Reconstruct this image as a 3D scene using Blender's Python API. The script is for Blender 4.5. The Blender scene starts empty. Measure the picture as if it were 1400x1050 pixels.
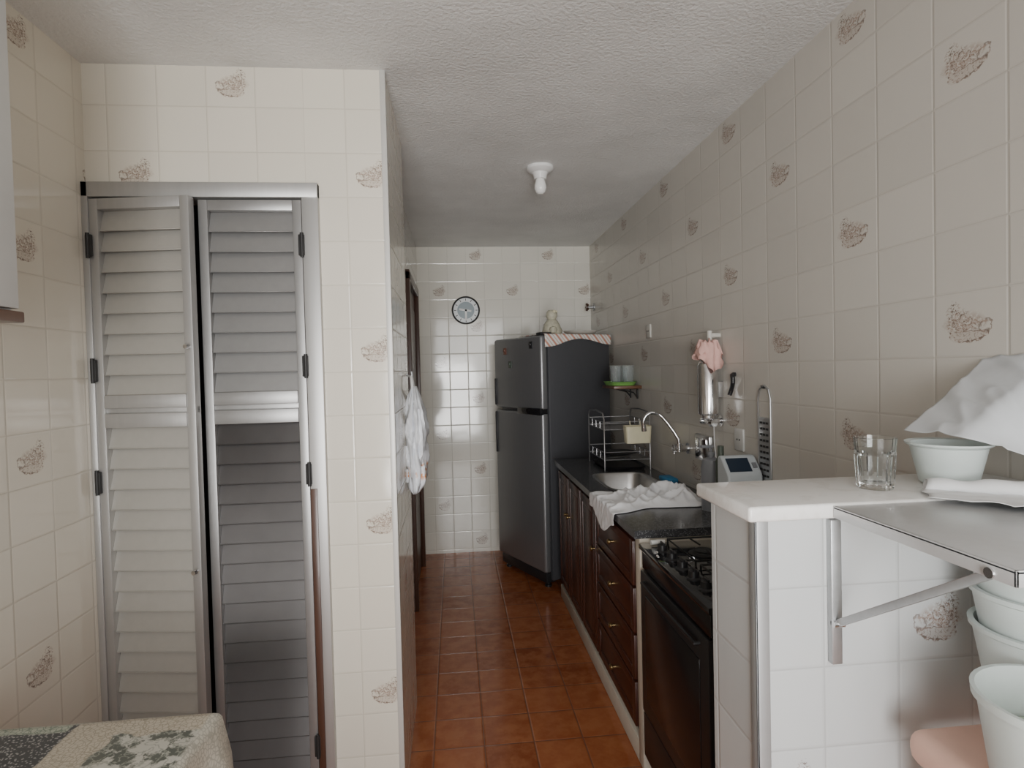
import bpy, bmesh, math, random
from mathutils import Vector, Matrix, noise
random.seed(4)
C = bpy.context.scene.collection
PI = math.pi
R = math.radians
W = {}

# ------------------------------------------------------------------ node helper
class NT:
    def __init__(s, name):
        s.mat = bpy.data.materials.new(name); s.mat.use_nodes = True
        s.nt = s.mat.node_tree; s.b = s.nt.nodes['Principled BSDF']
    def put(s, sock, v):
        if isinstance(v, bpy.types.NodeSocket): s.nt.links.new(v, sock)
        elif v is not None: sock.default_value = v
    def m(s, op, a, b=None, c=None, clamp=False):
        n = s.nt.nodes.new('ShaderNodeMath'); n.operation = op; n.use_clamp = clamp
        s.put(n.inputs[0], a)
        if b is not None: s.put(n.inputs[1], b)
        if c is not None: s.put(n.inputs[2], c)
        return n.outputs[0]
    def lt(s, a, b, soft):            # soft a<b
        return s.m('ADD', s.m('DIVIDE', s.m('SUBTRACT', b, a), soft), .5, clamp=True)
    def pos(s):
        g = s.nt.nodes.new('ShaderNodeNewGeometry')
        p = s.nt.nodes.new('ShaderNodeSeparateXYZ'); s.nt.links.new(g.outputs['Position'], p.inputs[0])
        q = s.nt.nodes.new('ShaderNodeSeparateXYZ'); s.nt.links.new(g.outputs['Normal'], q.inputs[0])
        return g, p.outputs, q.outputs
    def comb(s, x, y, z=0.0):
        n = s.nt.nodes.new('ShaderNodeCombineXYZ')
        for i, v in enumerate((x, y, z)): s.put(n.inputs[i], v)
        return n.outputs[0]
    def noise(s, vec, scale, detail=2.0, rough=.5):
        n = s.nt.nodes.new('ShaderNodeTexNoise'); n.inputs['Scale'].default_value = scale
        n.inputs['Detail'].default_value = detail; n.inputs['Roughness'].default_value = rough
        if vec is not None: s.nt.links.new(vec, n.inputs['Vector'])
        return n.outputs['Fac']
    def voro(s, vec, scale, feature='F1'):
        n = s.nt.nodes.new('ShaderNodeTexVoronoi'); n.feature = feature; n.inputs['Scale'].default_value = scale
        s.nt.links.new(vec, n.inputs['Vector']); return n.outputs['Distance']
    def white(s, vec):
        n = s.nt.nodes.new('ShaderNodeTexWhiteNoise'); s.nt.links.new(vec, n.inputs['Vector']); return n.outputs['Value']
    def mix(s, f, a, b):
        n = s.nt.nodes.new('ShaderNodeMix'); n.data_type = 'RGBA'
        s.put(n.inputs[0], f)
        for i, v in ((6, a), (7, b)):
            s.put(n.inputs[i], v if isinstance(v, bpy.types.NodeSocket) else (*v, 1))
        return n.outputs[2]
    def bump(s, h, strength, dist):
        n = s.nt.nodes.new('ShaderNodeBump'); n.inputs['Strength'].default_value = strength
        n.inputs['Distance'].default_value = dist; s.nt.links.new(h, n.inputs['Height'])
        s.nt.links.new(n.outputs[0], s.b.inputs['Normal'])

def P(name, col, rough=.5, metal=0., var=.08, scale=30., trans=0., ior=1.45, bump=0., bdist=.002, alpha=1., coat=0., sub=0., stretch=None):
    n = NT(name)
    tc = n.nt.nodes.new('ShaderNodeTexCoord'); v = tc.outputs['Object']
    if stretch:
        mp = n.nt.nodes.new('ShaderNodeMapping'); mp.inputs['Scale'].default_value = stretch
        n.nt.links.new(v, mp.inputs[0]); v = mp.outputs[0]
    f = n.noise(v, scale, 3)
    d = tuple(max(0, c*(1-var)) for c in col); e = tuple(min(1, c*(1+var)) for c in col)
    n.put(n.b.inputs['Base Color'], n.mix(f, d, e))
    n.b.inputs['Roughness'].default_value = rough; n.b.inputs['Metallic'].default_value = metal
    n.b.inputs['Transmission Weight'].default_value = trans; n.b.inputs['IOR'].default_value = ior
    n.b.inputs['Alpha'].default_value = alpha; n.b.inputs['Coat Weight'].default_value = coat
    if bump: n.bump(f, bump, bdist)
    return n.mat

def tile_mat(name, w, h, u0x, u0y, v0, base, grout, decor=True, rough=.09, spec=.5):
    n = NT(name); g, p, q = n.pos()
    s = n.m('GREATER_THAN', n.m('ABSOLUTE', q[0]), .5)
    ux = n.m('SUBTRACT', p[0], u0x); uy = n.m('SUBTRACT', p[1], u0y)
    u = n.m('ADD', n.m('MULTIPLY', ux, n.m('SUBTRACT', 1., s)), n.m('MULTIPLY', uy, s))
    U = n.m('ADD', n.m('DIVIDE', u, w), .5); V = n.m('ADD', n.m('DIVIDE', n.m('SUBTRACT', p[2], v0), h), .5)
    iu = n.m('FLOOR', U); iv = n.m('FLOOR', V)
    x = n.m('SUBTRACT', n.m('SUBTRACT', U, iu), .5); y = n.m('SUBTRACT', n.m('SUBTRACT', V, iv), .5)
    du = n.m('MULTIPLY', n.m('SUBTRACT', .5, n.m('ABSOLUTE', x)), w)
    dv = n.m('MULTIPLY', n.m('SUBTRACT', .5, n.m('ABSOLUTE', y)), h)
    d = n.m('MINIMUM', du, dv)
    gr = n.lt(d, .0014, .0013)
    rnd = n.white(n.comb(iu, iv))
    dark = tuple(c*.94 for c in base)
    col = n.mix(rnd, dark, base)
    if decor:
        a = n.m('FLOORED_MODULO', iu, 4.); b = n.m('FLOORED_MODULO', iv, 4.)
        sel = n.m('MULTIPLY', n.m('COMPARE', a, b, .2), n.m('COMPARE', n.m('FLOORED_MODULO', a, 2.), 0., .2))
        vec = n.comb(x, y)
        n1 = n.noise(vec, 13., 3, .6); n2 = n.noise(vec, 11., 2); n3 = n.noise(vec, 17., 1); n4 = n.noise(vec, 30., 2)
        wob = n.m('MULTIPLY', n.m('SUBTRACT', n3, .5), .14)
        xr = n.m('ADD', n.m('ADD', x, n.m('MULTIPLY', y, .2)), wob)
        yr = n.m('ADD', y, n.m('MULTIPLY', n.m('SUBTRACT', n2, .5), .14))
        def ell(cx, cy, rx, ry):
            ex = n.m('DIVIDE', n.m('SUBTRACT', xr, cx), rx); ey = n.m('DIVIDE', n.m('SUBTRACT', yr, cy), ry)
            return n.m('SQRT', n.m('ADD', n.m('MULTIPLY', ex, ex), n.m('MULTIPLY', ey, ey)))
        def ring(e, wd): return n.lt(n.m('ABSOLUTE', n.m('SUBTRACT', e, 1.)), wd, wd*.8)
        # pen-like contour strokes over a soft wash: basket below, flower spray above right
        lines = n.lt(n.m('ABSOLUTE', n.m('SUBTRACT', n1, .5)), .018, .022)
        dots = n.lt(.585, n4, .06)
        sk = n.m('MAXIMUM', lines, dots)
        e1 = ell(-.02, -.13, .25, .14)
        low = n.lt(yr, -.10, .05)
        basket = n.m('MULTIPLY', n.m('MAXIMUM', n.m('MULTIPLY', ring(e1, .09), n.lt(n2, .54, .08)), n.m('MULTIPLY', n.m('MULTIPLY', n.lt(e1, 1.0, .2), lines), .7)), low)
        rimb = n.m('MULTIPLY', n.m('MULTIPLY', n.lt(n.m('ABSOLUTE', n.m('ADD', yr, .11)), .009, .012), n.lt(n.m('ABSOLUTE', xr), .26, .06)), n.lt(n2, .55, .1))
        hand = n.m('MULTIPLY', ring(ell(-.22, -.04, .08, .09), .16), .8)
        spray = n.m('MULTIPLY', n.lt(ell(.06, .0, .27, .11), 1., .4), sk)
        spray2 = n.m('MULTIPLY', n.lt(ell(.18, .12, .15, .11), 1., .4), sk)
        spray3 = n.m('MULTIPLY', n.lt(ell(.27, .25, .08, .11), 1., .4), sk)
        blush = n.m('MULTIPLY', n.m('MAXIMUM', n.m('MULTIPLY', n.lt(ell(.08, .03, .26, .14), 1., .6), n.lt(.44, n3, .12)), n.m('MULTIPLY', n.m('MULTIPLY', n.lt(e1, 1., .3), low), .6)), .5)
        mk = rimb
        for q_ in (basket, hand, spray, spray2, spray3): mk = n.m('MAXIMUM', mk, q_)
        mk = n.m('MULTIPLY', n.m('MULTIPLY', mk, sel), .82)
        col = n.mix(n.m('MULTIPLY', blush, sel), col, (.37, .275, .225))
        dc = n.mix(n.lt(.5, n2, .2), (.12, .08, .06), (.29, .18, .135))
        col = n.mix(mk, col, dc)
    col = n.mix(n.m('MULTIPLY', gr, .85), col, grout)
    n.put(n.b.inputs['Base Color'], col)
    n.b.inputs['Specular IOR Level'].default_value = spec
    n.put(n.b.inputs['Roughness'], n.m('ADD', rough, n.m('MULTIPLY', gr, .5)))
    wav = n.noise(g.outputs['Position'], 9., 1.)
    hh = n.m('ADD', n.m('MULTIPLY', n.lt(.003, d, .004), .6), n.m('ADD', n.m('MULTIPLY', wav, .5), n.m('MULTIPLY', n.m('MULTIPLY', n.m('SUBTRACT', rnd, .5), x), 1.)))
    n.bump(hh, .4, .003)
    return n.mat

def floor_mat():
    n = NT('terracotta_floor_tiles'); g, p, q = n.pos()
    w = .2; h = .2
    U = n.m('DIVIDE', n.m('ADD', p[0], .12), w); V = n.m('DIVIDE', n.m('ADD', p[1], .06), h)
    iu = n.m('FLOOR', U); iv = n.m('FLOOR', V)
    x = n.m('SUBTRACT', n.m('SUBTRACT', U, iu), .5); y = n.m('SUBTRACT', n.m('SUBTRACT', V, iv), .5)
    d = n.m('MULTIPLY', n.m('SUBTRACT', .5, n.m('MAXIMUM', n.m('ABSOLUTE', x), n.m('ABSOLUTE', y))), w)
    rnd = n.white(n.comb(iu, iv))
    cl = n.noise(g.outputs['Position'], 13., 5., .62)
    c1 = n.mix(rnd, (.29, .075, .025), (.42, .130, .048))
    c1 = n.mix(n.m('MULTIPLY', n.lt(.5, cl, .2), .65), c1, (.50, .185, .075))
    col = n.mix(n.m('MULTIPLY', n.lt(d, .0025, .0025), .78), c1, (.18, .09, .06))
    n.put(n.b.inputs['Base Color'], col)
    n.put(n.b.inputs['Roughness'], n.m('ADD', .08, n.m('MULTIPLY', cl, .17)))
    n.bump(n.m('ADD', n.lt(.004, d, .005), n.m('MULTIPLY', cl, .4)), .3, .003)
    return n.mat

def ceil_mat():
    n = NT('textured_ceiling_paint'); g, p, q = n.pos()
    f = n.noise(g.outputs['Position'], 75., 5., .6); f2 = n.noise(g.outputs['Position'], 2.6, 3.)
    n.put(n.b.inputs['Base Color'], n.mix(n.lt(.5, f2, .35), (.86, .865, .85), (.76, .765, .75)))
    n.b.inputs['Roughness'].default_value = .8
    n.bump(n.m('ADD', f, n.m('MULTIPLY', f2, 2.)), .75, .008)
    return n.mat

def wood_mat(name, c1, c2, rough=.35):
    n = NT(name); g, p, q = n.pos()
    v = n.comb(n.m('MULTIPLY', p[0], 30.), n.m('MULTIPLY', p[1], 30.), n.m('MULTIPLY', p[2], 2.5))
    f = n.noise(v, 1.5, 4.)
    n.put(n.b.inputs['Base Color'], n.mix(f, c1, c2)); n.b.inputs['Roughness'].default_value = rough
    n.b.inputs['Coat Weight'].default_value = .1
    return n.mat

def granite_mat():
    n = NT('dark_granite'); g, p, q = n.pos()
    v = n.voro(g.outputs['Position'], 260.); f = n.noise(g.outputs['Position'], 90., 4.)
    n.put(n.b.inputs['Base Color'], n.mix(n.m('MULTIPLY', n.lt(v, .3, .2), n.lt(.47, f, .1)), (.05, .051, .055), (.30, .30, .31)))
    n.b.inputs['Roughness'].default_value = .22
    return n.mat

def marble_mat():
    n = NT('white_marble'); g, p, q = n.pos()
    f = n.noise(g.outputs['Position'], 6., 6., .65)
    n.put(n.b.inputs['Base Color'], n.mix(n.lt(n.m('ABSOLUTE', n.m('SUBTRACT', f, .5)), .02, .06), (.82, .81, .79), (.74, .72, .69)))
    n.b.inputs['Roughness'].default_value = .25
    return n.mat

def cloth_mat():
    n = NT('patchwork_print_cloth'); g, p, q = n.pos()
    P_ = g.outputs['Position']
    warp = n.m('SUBTRACT', n.noise(P_, 18., 3.), .5)
    ed = n.voro(P_, 110., 'DISTANCE_TO_EDGE'); dots = n.voro(P_, 170.)
    n3 = n.noise(P_, 26., 8., .68); n5 = n.noise(P_, 45., 3., .5)
    ink = n.mix(n.lt(n3, .50, .05), (.56, .545, .48), (.115, .125, .105))
    lin = n.lt(n.m('ABSOLUTE', n.m('SUBTRACT', n5, .5)), .025, .02)
    figures = n.mix(n.m('MULTIPLY', lin, .8), ink, (.32, .33, .28))
    dot = n.mix(n.lt(dots, .34, .14), (.055, .057, .06), (.36, .355, .34))
    beige = n.mix(n.lt(ed, .08, .06), (.54, .485, .395), (.37, .325, .25))
    green = n.mix(n.lt(ed, .08, .06), (.42, .44, .36), (.20, .24, .19))
    isl = n.lt(p[0], n.m('ADD', -.79, n.m('MULTIPLY', warp, .03)), .004)
    isf = n.m('MULTIPLY', n.lt(p[1], n.m('ADD', 1.232, n.m('MULTIPLY', warp, .05)), .004), n.lt(n.m('ADD', -.70, n.m('MULTIPLY', warp, .05)), p[0], .004))
    isg = n.m('MULTIPLY', n.lt(1.262, p[1], .004), n.lt(p[0], -.80, .004))
    c = n.mix(isf, beige, figures); c = n.mix(isl, c, dot); c = n.mix(isg, c, green)
    hang = n.m('MAXIMUM', n.lt(-.528, p[0], .008), n.lt(1.288, p[1], .006))
    c = n.mix(hang, c, n.mix(n.lt(ed, .1, .06), (.57, .54, .46), (.41, .39, .33)))
    n.put(n.b.inputs['Base Color'], c); n.b.inputs['Roughness'].default_value = .4
    return n.mat

def stripe_mat():
    n = NT('red_striped_cloth'); g, p, q = n.pos()
    u = n.m('ADD', n.m('MULTIPLY', p[0], 17.), n.m('MULTIPLY', p[2], 14.))
    f = n.m('SUBTRACT', u, n.m('FLOOR', u))
    c = n.mix(n.lt(f, .3, .08), (.76, .74, .70), (.55, .27, .20))
    c = n.mix(n.lt(n.m('ABSOLUTE', n.m('SUBTRACT', f, .65)), .05, .05), c, (.5, .34, .26))
    n.put(n.b.inputs['Base Color'], c); n.b.inputs['Roughness'].default_value = .8
    return n.mat

def bag_mat():
    n = NT('printed_white_bag'); g, p, q = n.pos()
    d = n.m('ADD', n.m('POWER', n.m('MULTIPLY', n.m('SUBTRACT', p[2], 1.08), 14.), 2.), n.m('POWER', n.m('MULTIPLY', n.m('SUBTRACT', p[1], 2.55), 9.), 2.))
    f = n.noise(g.outputs['Position'], 40., 2.)
    n.put(n.b.inputs['Base Color'], n.mix(n.m('MULTIPLY', n.lt(d, .3, .2), n.lt(.50, f, .06)), (.80, .82, .86), (.72, .32, .13)))
    n.b.inputs['Roughness'].default_value = .28; n.b.inputs['Alpha'].default_value = .93
    return n.mat

# ------------------------------------------------------------------ mesh helper
class MB:
    def __init__(s): s.bm = bmesh.new()
    def box(s, x0, x1, y0, y1, z0, z1, b=0., M=None, seg=2):
        r = bmesh.ops.create_cube(s.bm, size=1.)
        vs = r['verts']
        for v in vs:
            v.co = Vector(((x0+x1)/2+v.co.x*(x1-x0), (y0+y1)/2+v.co.y*(y1-y0), (z0+z1)/2+v.co.z*(z1-z0)))
            if M: v.co = M @ v.co
        if b > 0:
            es = list({e for v in vs for e in v.link_edges})
            bmesh.ops.bevel(s.bm, geom=es, offset=b, segments=seg, affect='EDGES', profile=.5)
        return s
    def loft(s, loops, cap0=True, cap1=True, close=True):
        rows = [[s.bm.verts.new(p) for p in L] for L in loops]
        n = len(rows[0])
        for a, b in zip(rows, rows[1:]):
            for i in range(n if close else n-1):
                j = (i+1) % n
                s.bm.faces.new((a[i], a[j], b[j], b[i]))
        if close and cap0: s.bm.faces.new(rows[0][::-1])
        if close and cap1: s.bm.faces.new(rows[-1])
        return s
    def cyl(s, p0, p1, r0, r1=None, seg=20):
        p0 = Vector(p0); p1 = Vector(p1); r1 = r0 if r1 is None else r1
        d = (p1-p0).normalized(); a = d.orthogonal().normalized(); b = d.cross(a)
        L = lambda p, r: [p+a*math.cos(2*PI*i/seg)*r+b*math.sin(2*PI*i/seg)*r for i in range(seg)]
        return s.loft([L(p0, r0), L(p1, r1)])
    def tube(s, pts, r, seg=8, closed=False):
        pts = [Vector(p) for p in pts]; n = len(pts); loops = []
        prev = None
        for i, p in enumerate(pts):
            a = pts[(i-1) % n] if (closed or i) else p
            c = pts[(i+1) % n] if (closed or i < n-1) else p
            t = (c-a).normalized()
            if prev is None: u = t.orthogonal().normalized()
            else:
                u = prev-t*prev.dot(t); u = u.normalized() if u.length > 1e-5 else t.orthogonal().normalized()
            prev = u; w = t.cross(u)
            loops.append([p+u*math.cos(2*PI*k/seg)*r+w*math.sin(2*PI*k/seg)*r for k in range(seg)])
        if closed: loops.append(loops[0]); return s.loft(loops, False, False)
        return s.loft(loops)
    def lathe(s, prof, c=(0, 0, 0), seg=32, M=None, flute=None, caps=True):
        loops = []
        for k, (r, z) in enumerate(prof):
            L = []
            for i in range(seg):
                rr = max(r, 1e-4)
                if flute and flute[0] <= z <= flute[1]: rr *= 1-.10*(i % 2)
                p = Vector((rr*math.cos(2*PI*i/seg), rr*math.sin(2*PI*i/seg), z))
                if M: p = M @ p
                L.append(p+Vector(c))
            loops.append(L)
        return s.loft(loops, caps, caps)
    def grid(s, f, nu, nv):
        rows = [[s.bm.verts.new(f(i/nu, j/nv)) for j in range(nv+1)] for i in range(nu+1)]
        for i in range(nu):
            for j in range(nv):
                s.bm.faces.new((rows[i][j], rows[i+1][j], rows[i+1][j+1], rows[i][j+1]))
        return s
    def build(s, name, mat, parent=None, label=None, cat=None, group=None, kind=None, local=False, solid=0., sub=0, ang=38):
        bm = s.bm; loc = Vector((0, 0, 0))
        bmesh.ops.recalc_face_normals(bm, faces=bm.faces)
        if parent is not None:
            Wm = W[parent.name]
            if not local: bm.transform(Wm.inverted())
        elif kind != 'structure':
            cs = [v.co for v in bm.verts]
            loc = Vector(((min(c.x for c in cs)+max(c.x for c in cs))/2, (min(c.y for c in cs)+max(c.y for c in cs))/2, min(c.z for c in cs)))
            bm.transform(Matrix.Translation(-loc)); Wm = Matrix.Translation(loc)
        else: Wm = Matrix()
        me = bpy.data.meshes.new(name); bm.to_mesh(me); bm.free()
        me.materials.append(mat)
        for p in me.polygons: p.use_smooth = True
        me.set_sharp_from_angle(angle=R(ang))
        o = bpy.data.objects.new(name, me); C.objects.link(o)
        o.location = loc
        if parent is not None: o.parent = parent
        W[o.name] = Wm.copy()
        if solid:
            md = o.modifiers.new('thickness', 'SOLIDIFY'); md.thickness = solid; md.offset = 1
        if sub:
            md = o.modifiers.new('smooth', 'SUBSURF'); md.levels = sub; md.render_levels = sub
        for k, v in (('label', label), ('category', cat), ('group', group), ('kind', kind)):
            if v: o[k] = v
        return o

def thing(name, loc, label=None, cat=None, rotz=0., group=None, kind=None):
    o = bpy.data.objects.new(name, None); C.objects.link(o)
    o.empty_display_size = .05
    o.location = loc; o.rotation_euler = (0, 0, rotz)
    W[o.name] = Matrix.Translation(Vector(loc)) @ Matrix.Rotation(rotz, 4, 'Z')
    for k, v in (('label', label), ('category', cat), ('group', group), ('kind', kind)):
        if v: o[k] = v
    return o

FACE_Y = Matrix.Rotation(R(90), 3, 'X')      # lathe axis to -Y
FACE_X = Matrix.Rotation(R(-90), 3, 'Y')     # lathe axis to -X
def nz(x, y, z, s): return noise.noise(Vector((x*s, y*s, z*s)))
def ridge(x, y, z, s): return max(0., 1-2.4*abs(nz(x, y, z, s)))**1.6      # sharp fold crests
def superloop(cx, cy, a, b, z, e=4., n=40):
    L = []
    for i in range(n):
        t = 2*PI*i/n; c = math.cos(t); q = math.sin(t)
        L.append(Vector((cx+a*math.copysign(abs(c)**(2/e), c), cy+b*math.copysign(abs(q)**(2/e), q), z)))
    return L

# ------------------------------------------------------------------ materials
CREAM = (.72, .675, .58); GROUT = (.51, .47, .395)
t_right = tile_mat('cream_tiles_right', .19, .147, 0, 1.225, 2.166, (.615, .59, .54), (.48, .455, .41), rough=.22, spec=.35)  # same cream tile, this wall's shade put into a darker base
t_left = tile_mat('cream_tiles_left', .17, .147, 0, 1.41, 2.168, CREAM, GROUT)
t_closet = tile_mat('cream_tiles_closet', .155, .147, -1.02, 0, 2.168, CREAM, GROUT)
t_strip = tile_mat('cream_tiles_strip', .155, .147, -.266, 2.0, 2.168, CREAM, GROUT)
t_back = tile_mat('cream_tiles_back', .151, .147, -.114, 0, 2.16, (.75, .725, .65), (.54, .52, .46))  # same cream tile, base lifted to stand in for fill light
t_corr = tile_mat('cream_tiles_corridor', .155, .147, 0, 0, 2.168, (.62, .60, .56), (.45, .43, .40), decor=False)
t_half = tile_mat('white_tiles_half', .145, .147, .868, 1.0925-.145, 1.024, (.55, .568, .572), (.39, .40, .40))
m_floor = floor_mat(); m_ceil = ceil_mat()
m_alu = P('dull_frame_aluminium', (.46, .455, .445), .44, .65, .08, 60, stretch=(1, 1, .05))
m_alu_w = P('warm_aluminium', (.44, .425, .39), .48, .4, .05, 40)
m_alu_dimrefl = P('aluminium_dim_reflection', (.34, .338, .335), .40, .65, .06, 40)  # same metal, right leaf's dimmer reflection put into the colour
m_alu_darkrefl = P('aluminium_dark_reflection', (.125, .12, .12), .3, .8, .12, 14)  # same metal, dark reflection in the lower louvres put into the colour
m_alu_s = P('pale_shelf_aluminium', (.62, .63, .64), .34, .4, .05, 60)
m_alu_d = P('dull_aluminium', (.46, .47, .48), .42, .85, .12, 60)
m_corner = P('pale_corner_strip', (.56, .55, .52), .4, .2, .04)
m_corner2 = P('dull_corner_strip', (.40, .405, .41), .45, .6, .06)
m_chrome = P('chrome', (.74, .74, .75), .14, 1., .03)
m_dkwire = P('grey_steel_wire', (.42, .42, .43), .3, .9, .05)
m_steel = P('stainless_sink', (.66, .66, .66), .3, 1., .06, 50)
m_fr_front = P('stainless_fridge_door', (.26, .265, .275), .34, .6, .05, 90, stretch=(1, 1, .03))
m_fr_side = P('grey_fridge_side', (.075, .077, .085), .4, .2, .06)
m_black = P('black_plastic', (.02, .02, .022), .35)
m_blackgl = P('black_glass', (.012, .012, .014), .06, coat=.5)
m_ovengl = P('oven_glass', (.012, .012, .014), .2)
m_iron = P('black_iron', (.02, .02, .02), .5)
m_mahog = wood_mat('mahogany', (.045, .013, .008), (.075, .022, .013))
m_dkwood = wood_mat('dark_door_wood', (.05, .023, .015), (.09, .04, .025))
m_brown = wood_mat('brown_shelf_wood', (.11, .05, .028), (.17, .085, .045))
m_brass = P('brass', (.36, .26, .13), .35, 1.)
m_plaster = P('cream_plaster', (.62, .57, .48), .7, var=.1, scale=20)
m_dark = P('dark_interior', (.05, .05, .05), .8)
m_granite = granite_mat(); m_marble = marble_mat()
m_white = P('white_plastic', (.78, .78, .77), .35, var=.03)
m_plate = P('ivory_plate', (.55, .535, .49), .35, var=.03)
m_outlet = P('off_white_outlet', (.66, .66, .64), .35, var=.03)
m_bluewhite = P('bluish_white_plastic', (.56, .61, .64), .3, var=.03)
m_cab = P('pale_grey_laminate', (.60, .61, .60), .4, var=.03)
m_towel = P('white_cotton', (.92, .93, .95), .85, var=.03, scale=80, bump=.1)
m_paper = P('white_paper', (.82, .83, .84), .7, var=.04)
m_film = P('clear_film', (.78, .81, .84), .22, var=.06, alpha=.66)
m_glass = P('clear_glass', (.96, .98, .98), .03, trans=1., ior=1.4, var=.01)
m_clearpl = P('clear_plastic', (.92, .96, .97), .08, trans=.9, ior=1.2, var=.02)
m_translu = P('milky_plastic', (.72, .79, .77), .3, var=.04, alpha=.8)
m_pink = P('salmon_plastic', (.70, .44, .35), .5, var=.06)
m_pinkcl = P('pink_cloth', (.74, .46, .41), .9, var=.12, scale=60)
m_creampl = P('cream_plastic', (.75, .70, .50), .4)
m_blue = P('blue_sponge', (.05, .22, .42), .8)
m_greenpl = P('green_plastic', (.25, .55, .14), .4)
m_greenst = P('green_ceramic', (.08, .10, .08), .4, var=.3)
m_palest = P('pale_beige_stone', (.48, .46, .36), .5, var=.4, scale=50)
m_teal = P('dark_blue_screen', (.02, .035, .06), .3)
m_grey = P('grey_bottle', (.24, .25, .27), .3, alpha=.95)
m_rust = P('rust_enamel', (.16, .07, .05), .4)
m_bulb = P('white_bulb_glass', (.85, .85, .83), .2, var=.01)
m_cloth = cloth_mat(); m_stripe = stripe_mat(); m_bag = bag_mat()
m_greentub = P('pale_green_food', (.45, .55, .42), .6, var=.15)

# ------------------------------------------------------------------ setting
H = 2.52
MB().box(-1.29, 1.27, -2., 5., -.1, 0).build('floor', m_floor, kind='structure')
MB().box(-1.29, 1.27, -2., 5., H, H+.1).build('ceiling', m_ceil, kind='structure')
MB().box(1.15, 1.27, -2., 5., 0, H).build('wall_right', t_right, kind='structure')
MB().box(-1.29, -1.17, -2., 2.7, 0, H).build('wall_left', t_left, kind='structure')
MB().box(-.42, 1.15, 4.9, 5., 0, H).build('wall_back', t_back, kind='structure')
MB().box(-1.17, -.4775, 2.05, 2.13, 2.12, H).build('wall_closet_top', t_closet, kind='structure')
MB().box(-.4775, -.21, 2.05, 2.13, 2.12, H).box(-.455, -.21, 2.05, 2.13, 0, 2.12).box(-.3, -.21, 2.13, 2.7, 0, H).build('wall_closet_side', t_strip, kind='structure')
MB().box(-1.17, -.3, 2.6, 2.7, 0, H).build('wall_closet_inside', m_dark, kind='structure')
MB().box(-.42, -.285, 2.7, 3.75, 0, H).box(-.42, -.285, 4.62, 4.9, 0, H).box(-.42, -.285, 3.75, 4.62, 2.1, H).build('wall_corridor', t_corr, kind='structure')
MB().box(.525, 1.15, 1.0, 1.185, 0, 1.222).build('wall_half', t_half, kind='structure')
# corner strips
MB().box(-.226, -.2085, 2.047, 2.05, 0, H, .001).box(-.2105, -.2075, 2.047, 2.07, 0, H, .001).build('trim_1', m_corner, kind='structure')
MB().box(.521, .546, .996, 1.0, 0, 1.222, .001).box(.521, .525, .996, 1.02, 0, 1.222, .001).build('trim_2', m_corner2, kind='structure')
MB().box(.66, 1.15, 2.11, 2.166, 0, .87, .003).box(.66, 1.15, 2.166, 3.83, 0, .085, .003).build('trim_3', m_plaster, kind='structure')

# corridor door
d = thing('door_2', (-.285, 4.18, 0), kind='structure')
MB().box(-.30, -.262, 3.72, 3.78, 0, 2.13, .004).box(-.30, -.262, 4.59, 4.65, 0, 2.13, .004).box(-.30, -.262, 3.72, 4.65, 2.08, 2.14, .004).build('frame', m_dkwood, d)
lf = MB().box(-.33, -.292, 3.78, 4.59, .01, 2.08, .003).build('leaf', m_dkwood, d)
for z0, z1 in ((.2, .9), (1.05, 1.95)):
    MB().box(-.296, -.286, 3.88, 4.49, z0, z1, .004).build('raised_panel', m_dkwood, lf)
MB().cyl((-.292, 3.86, 1.0), (-.25, 3.86, 1.0), .01).tube([(-.25, 3.86, 1.0), (-.25, 3.92, 1.0), (-.252, 3.97, .998)], .008).build('handle', m_chrome, lf)

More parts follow.
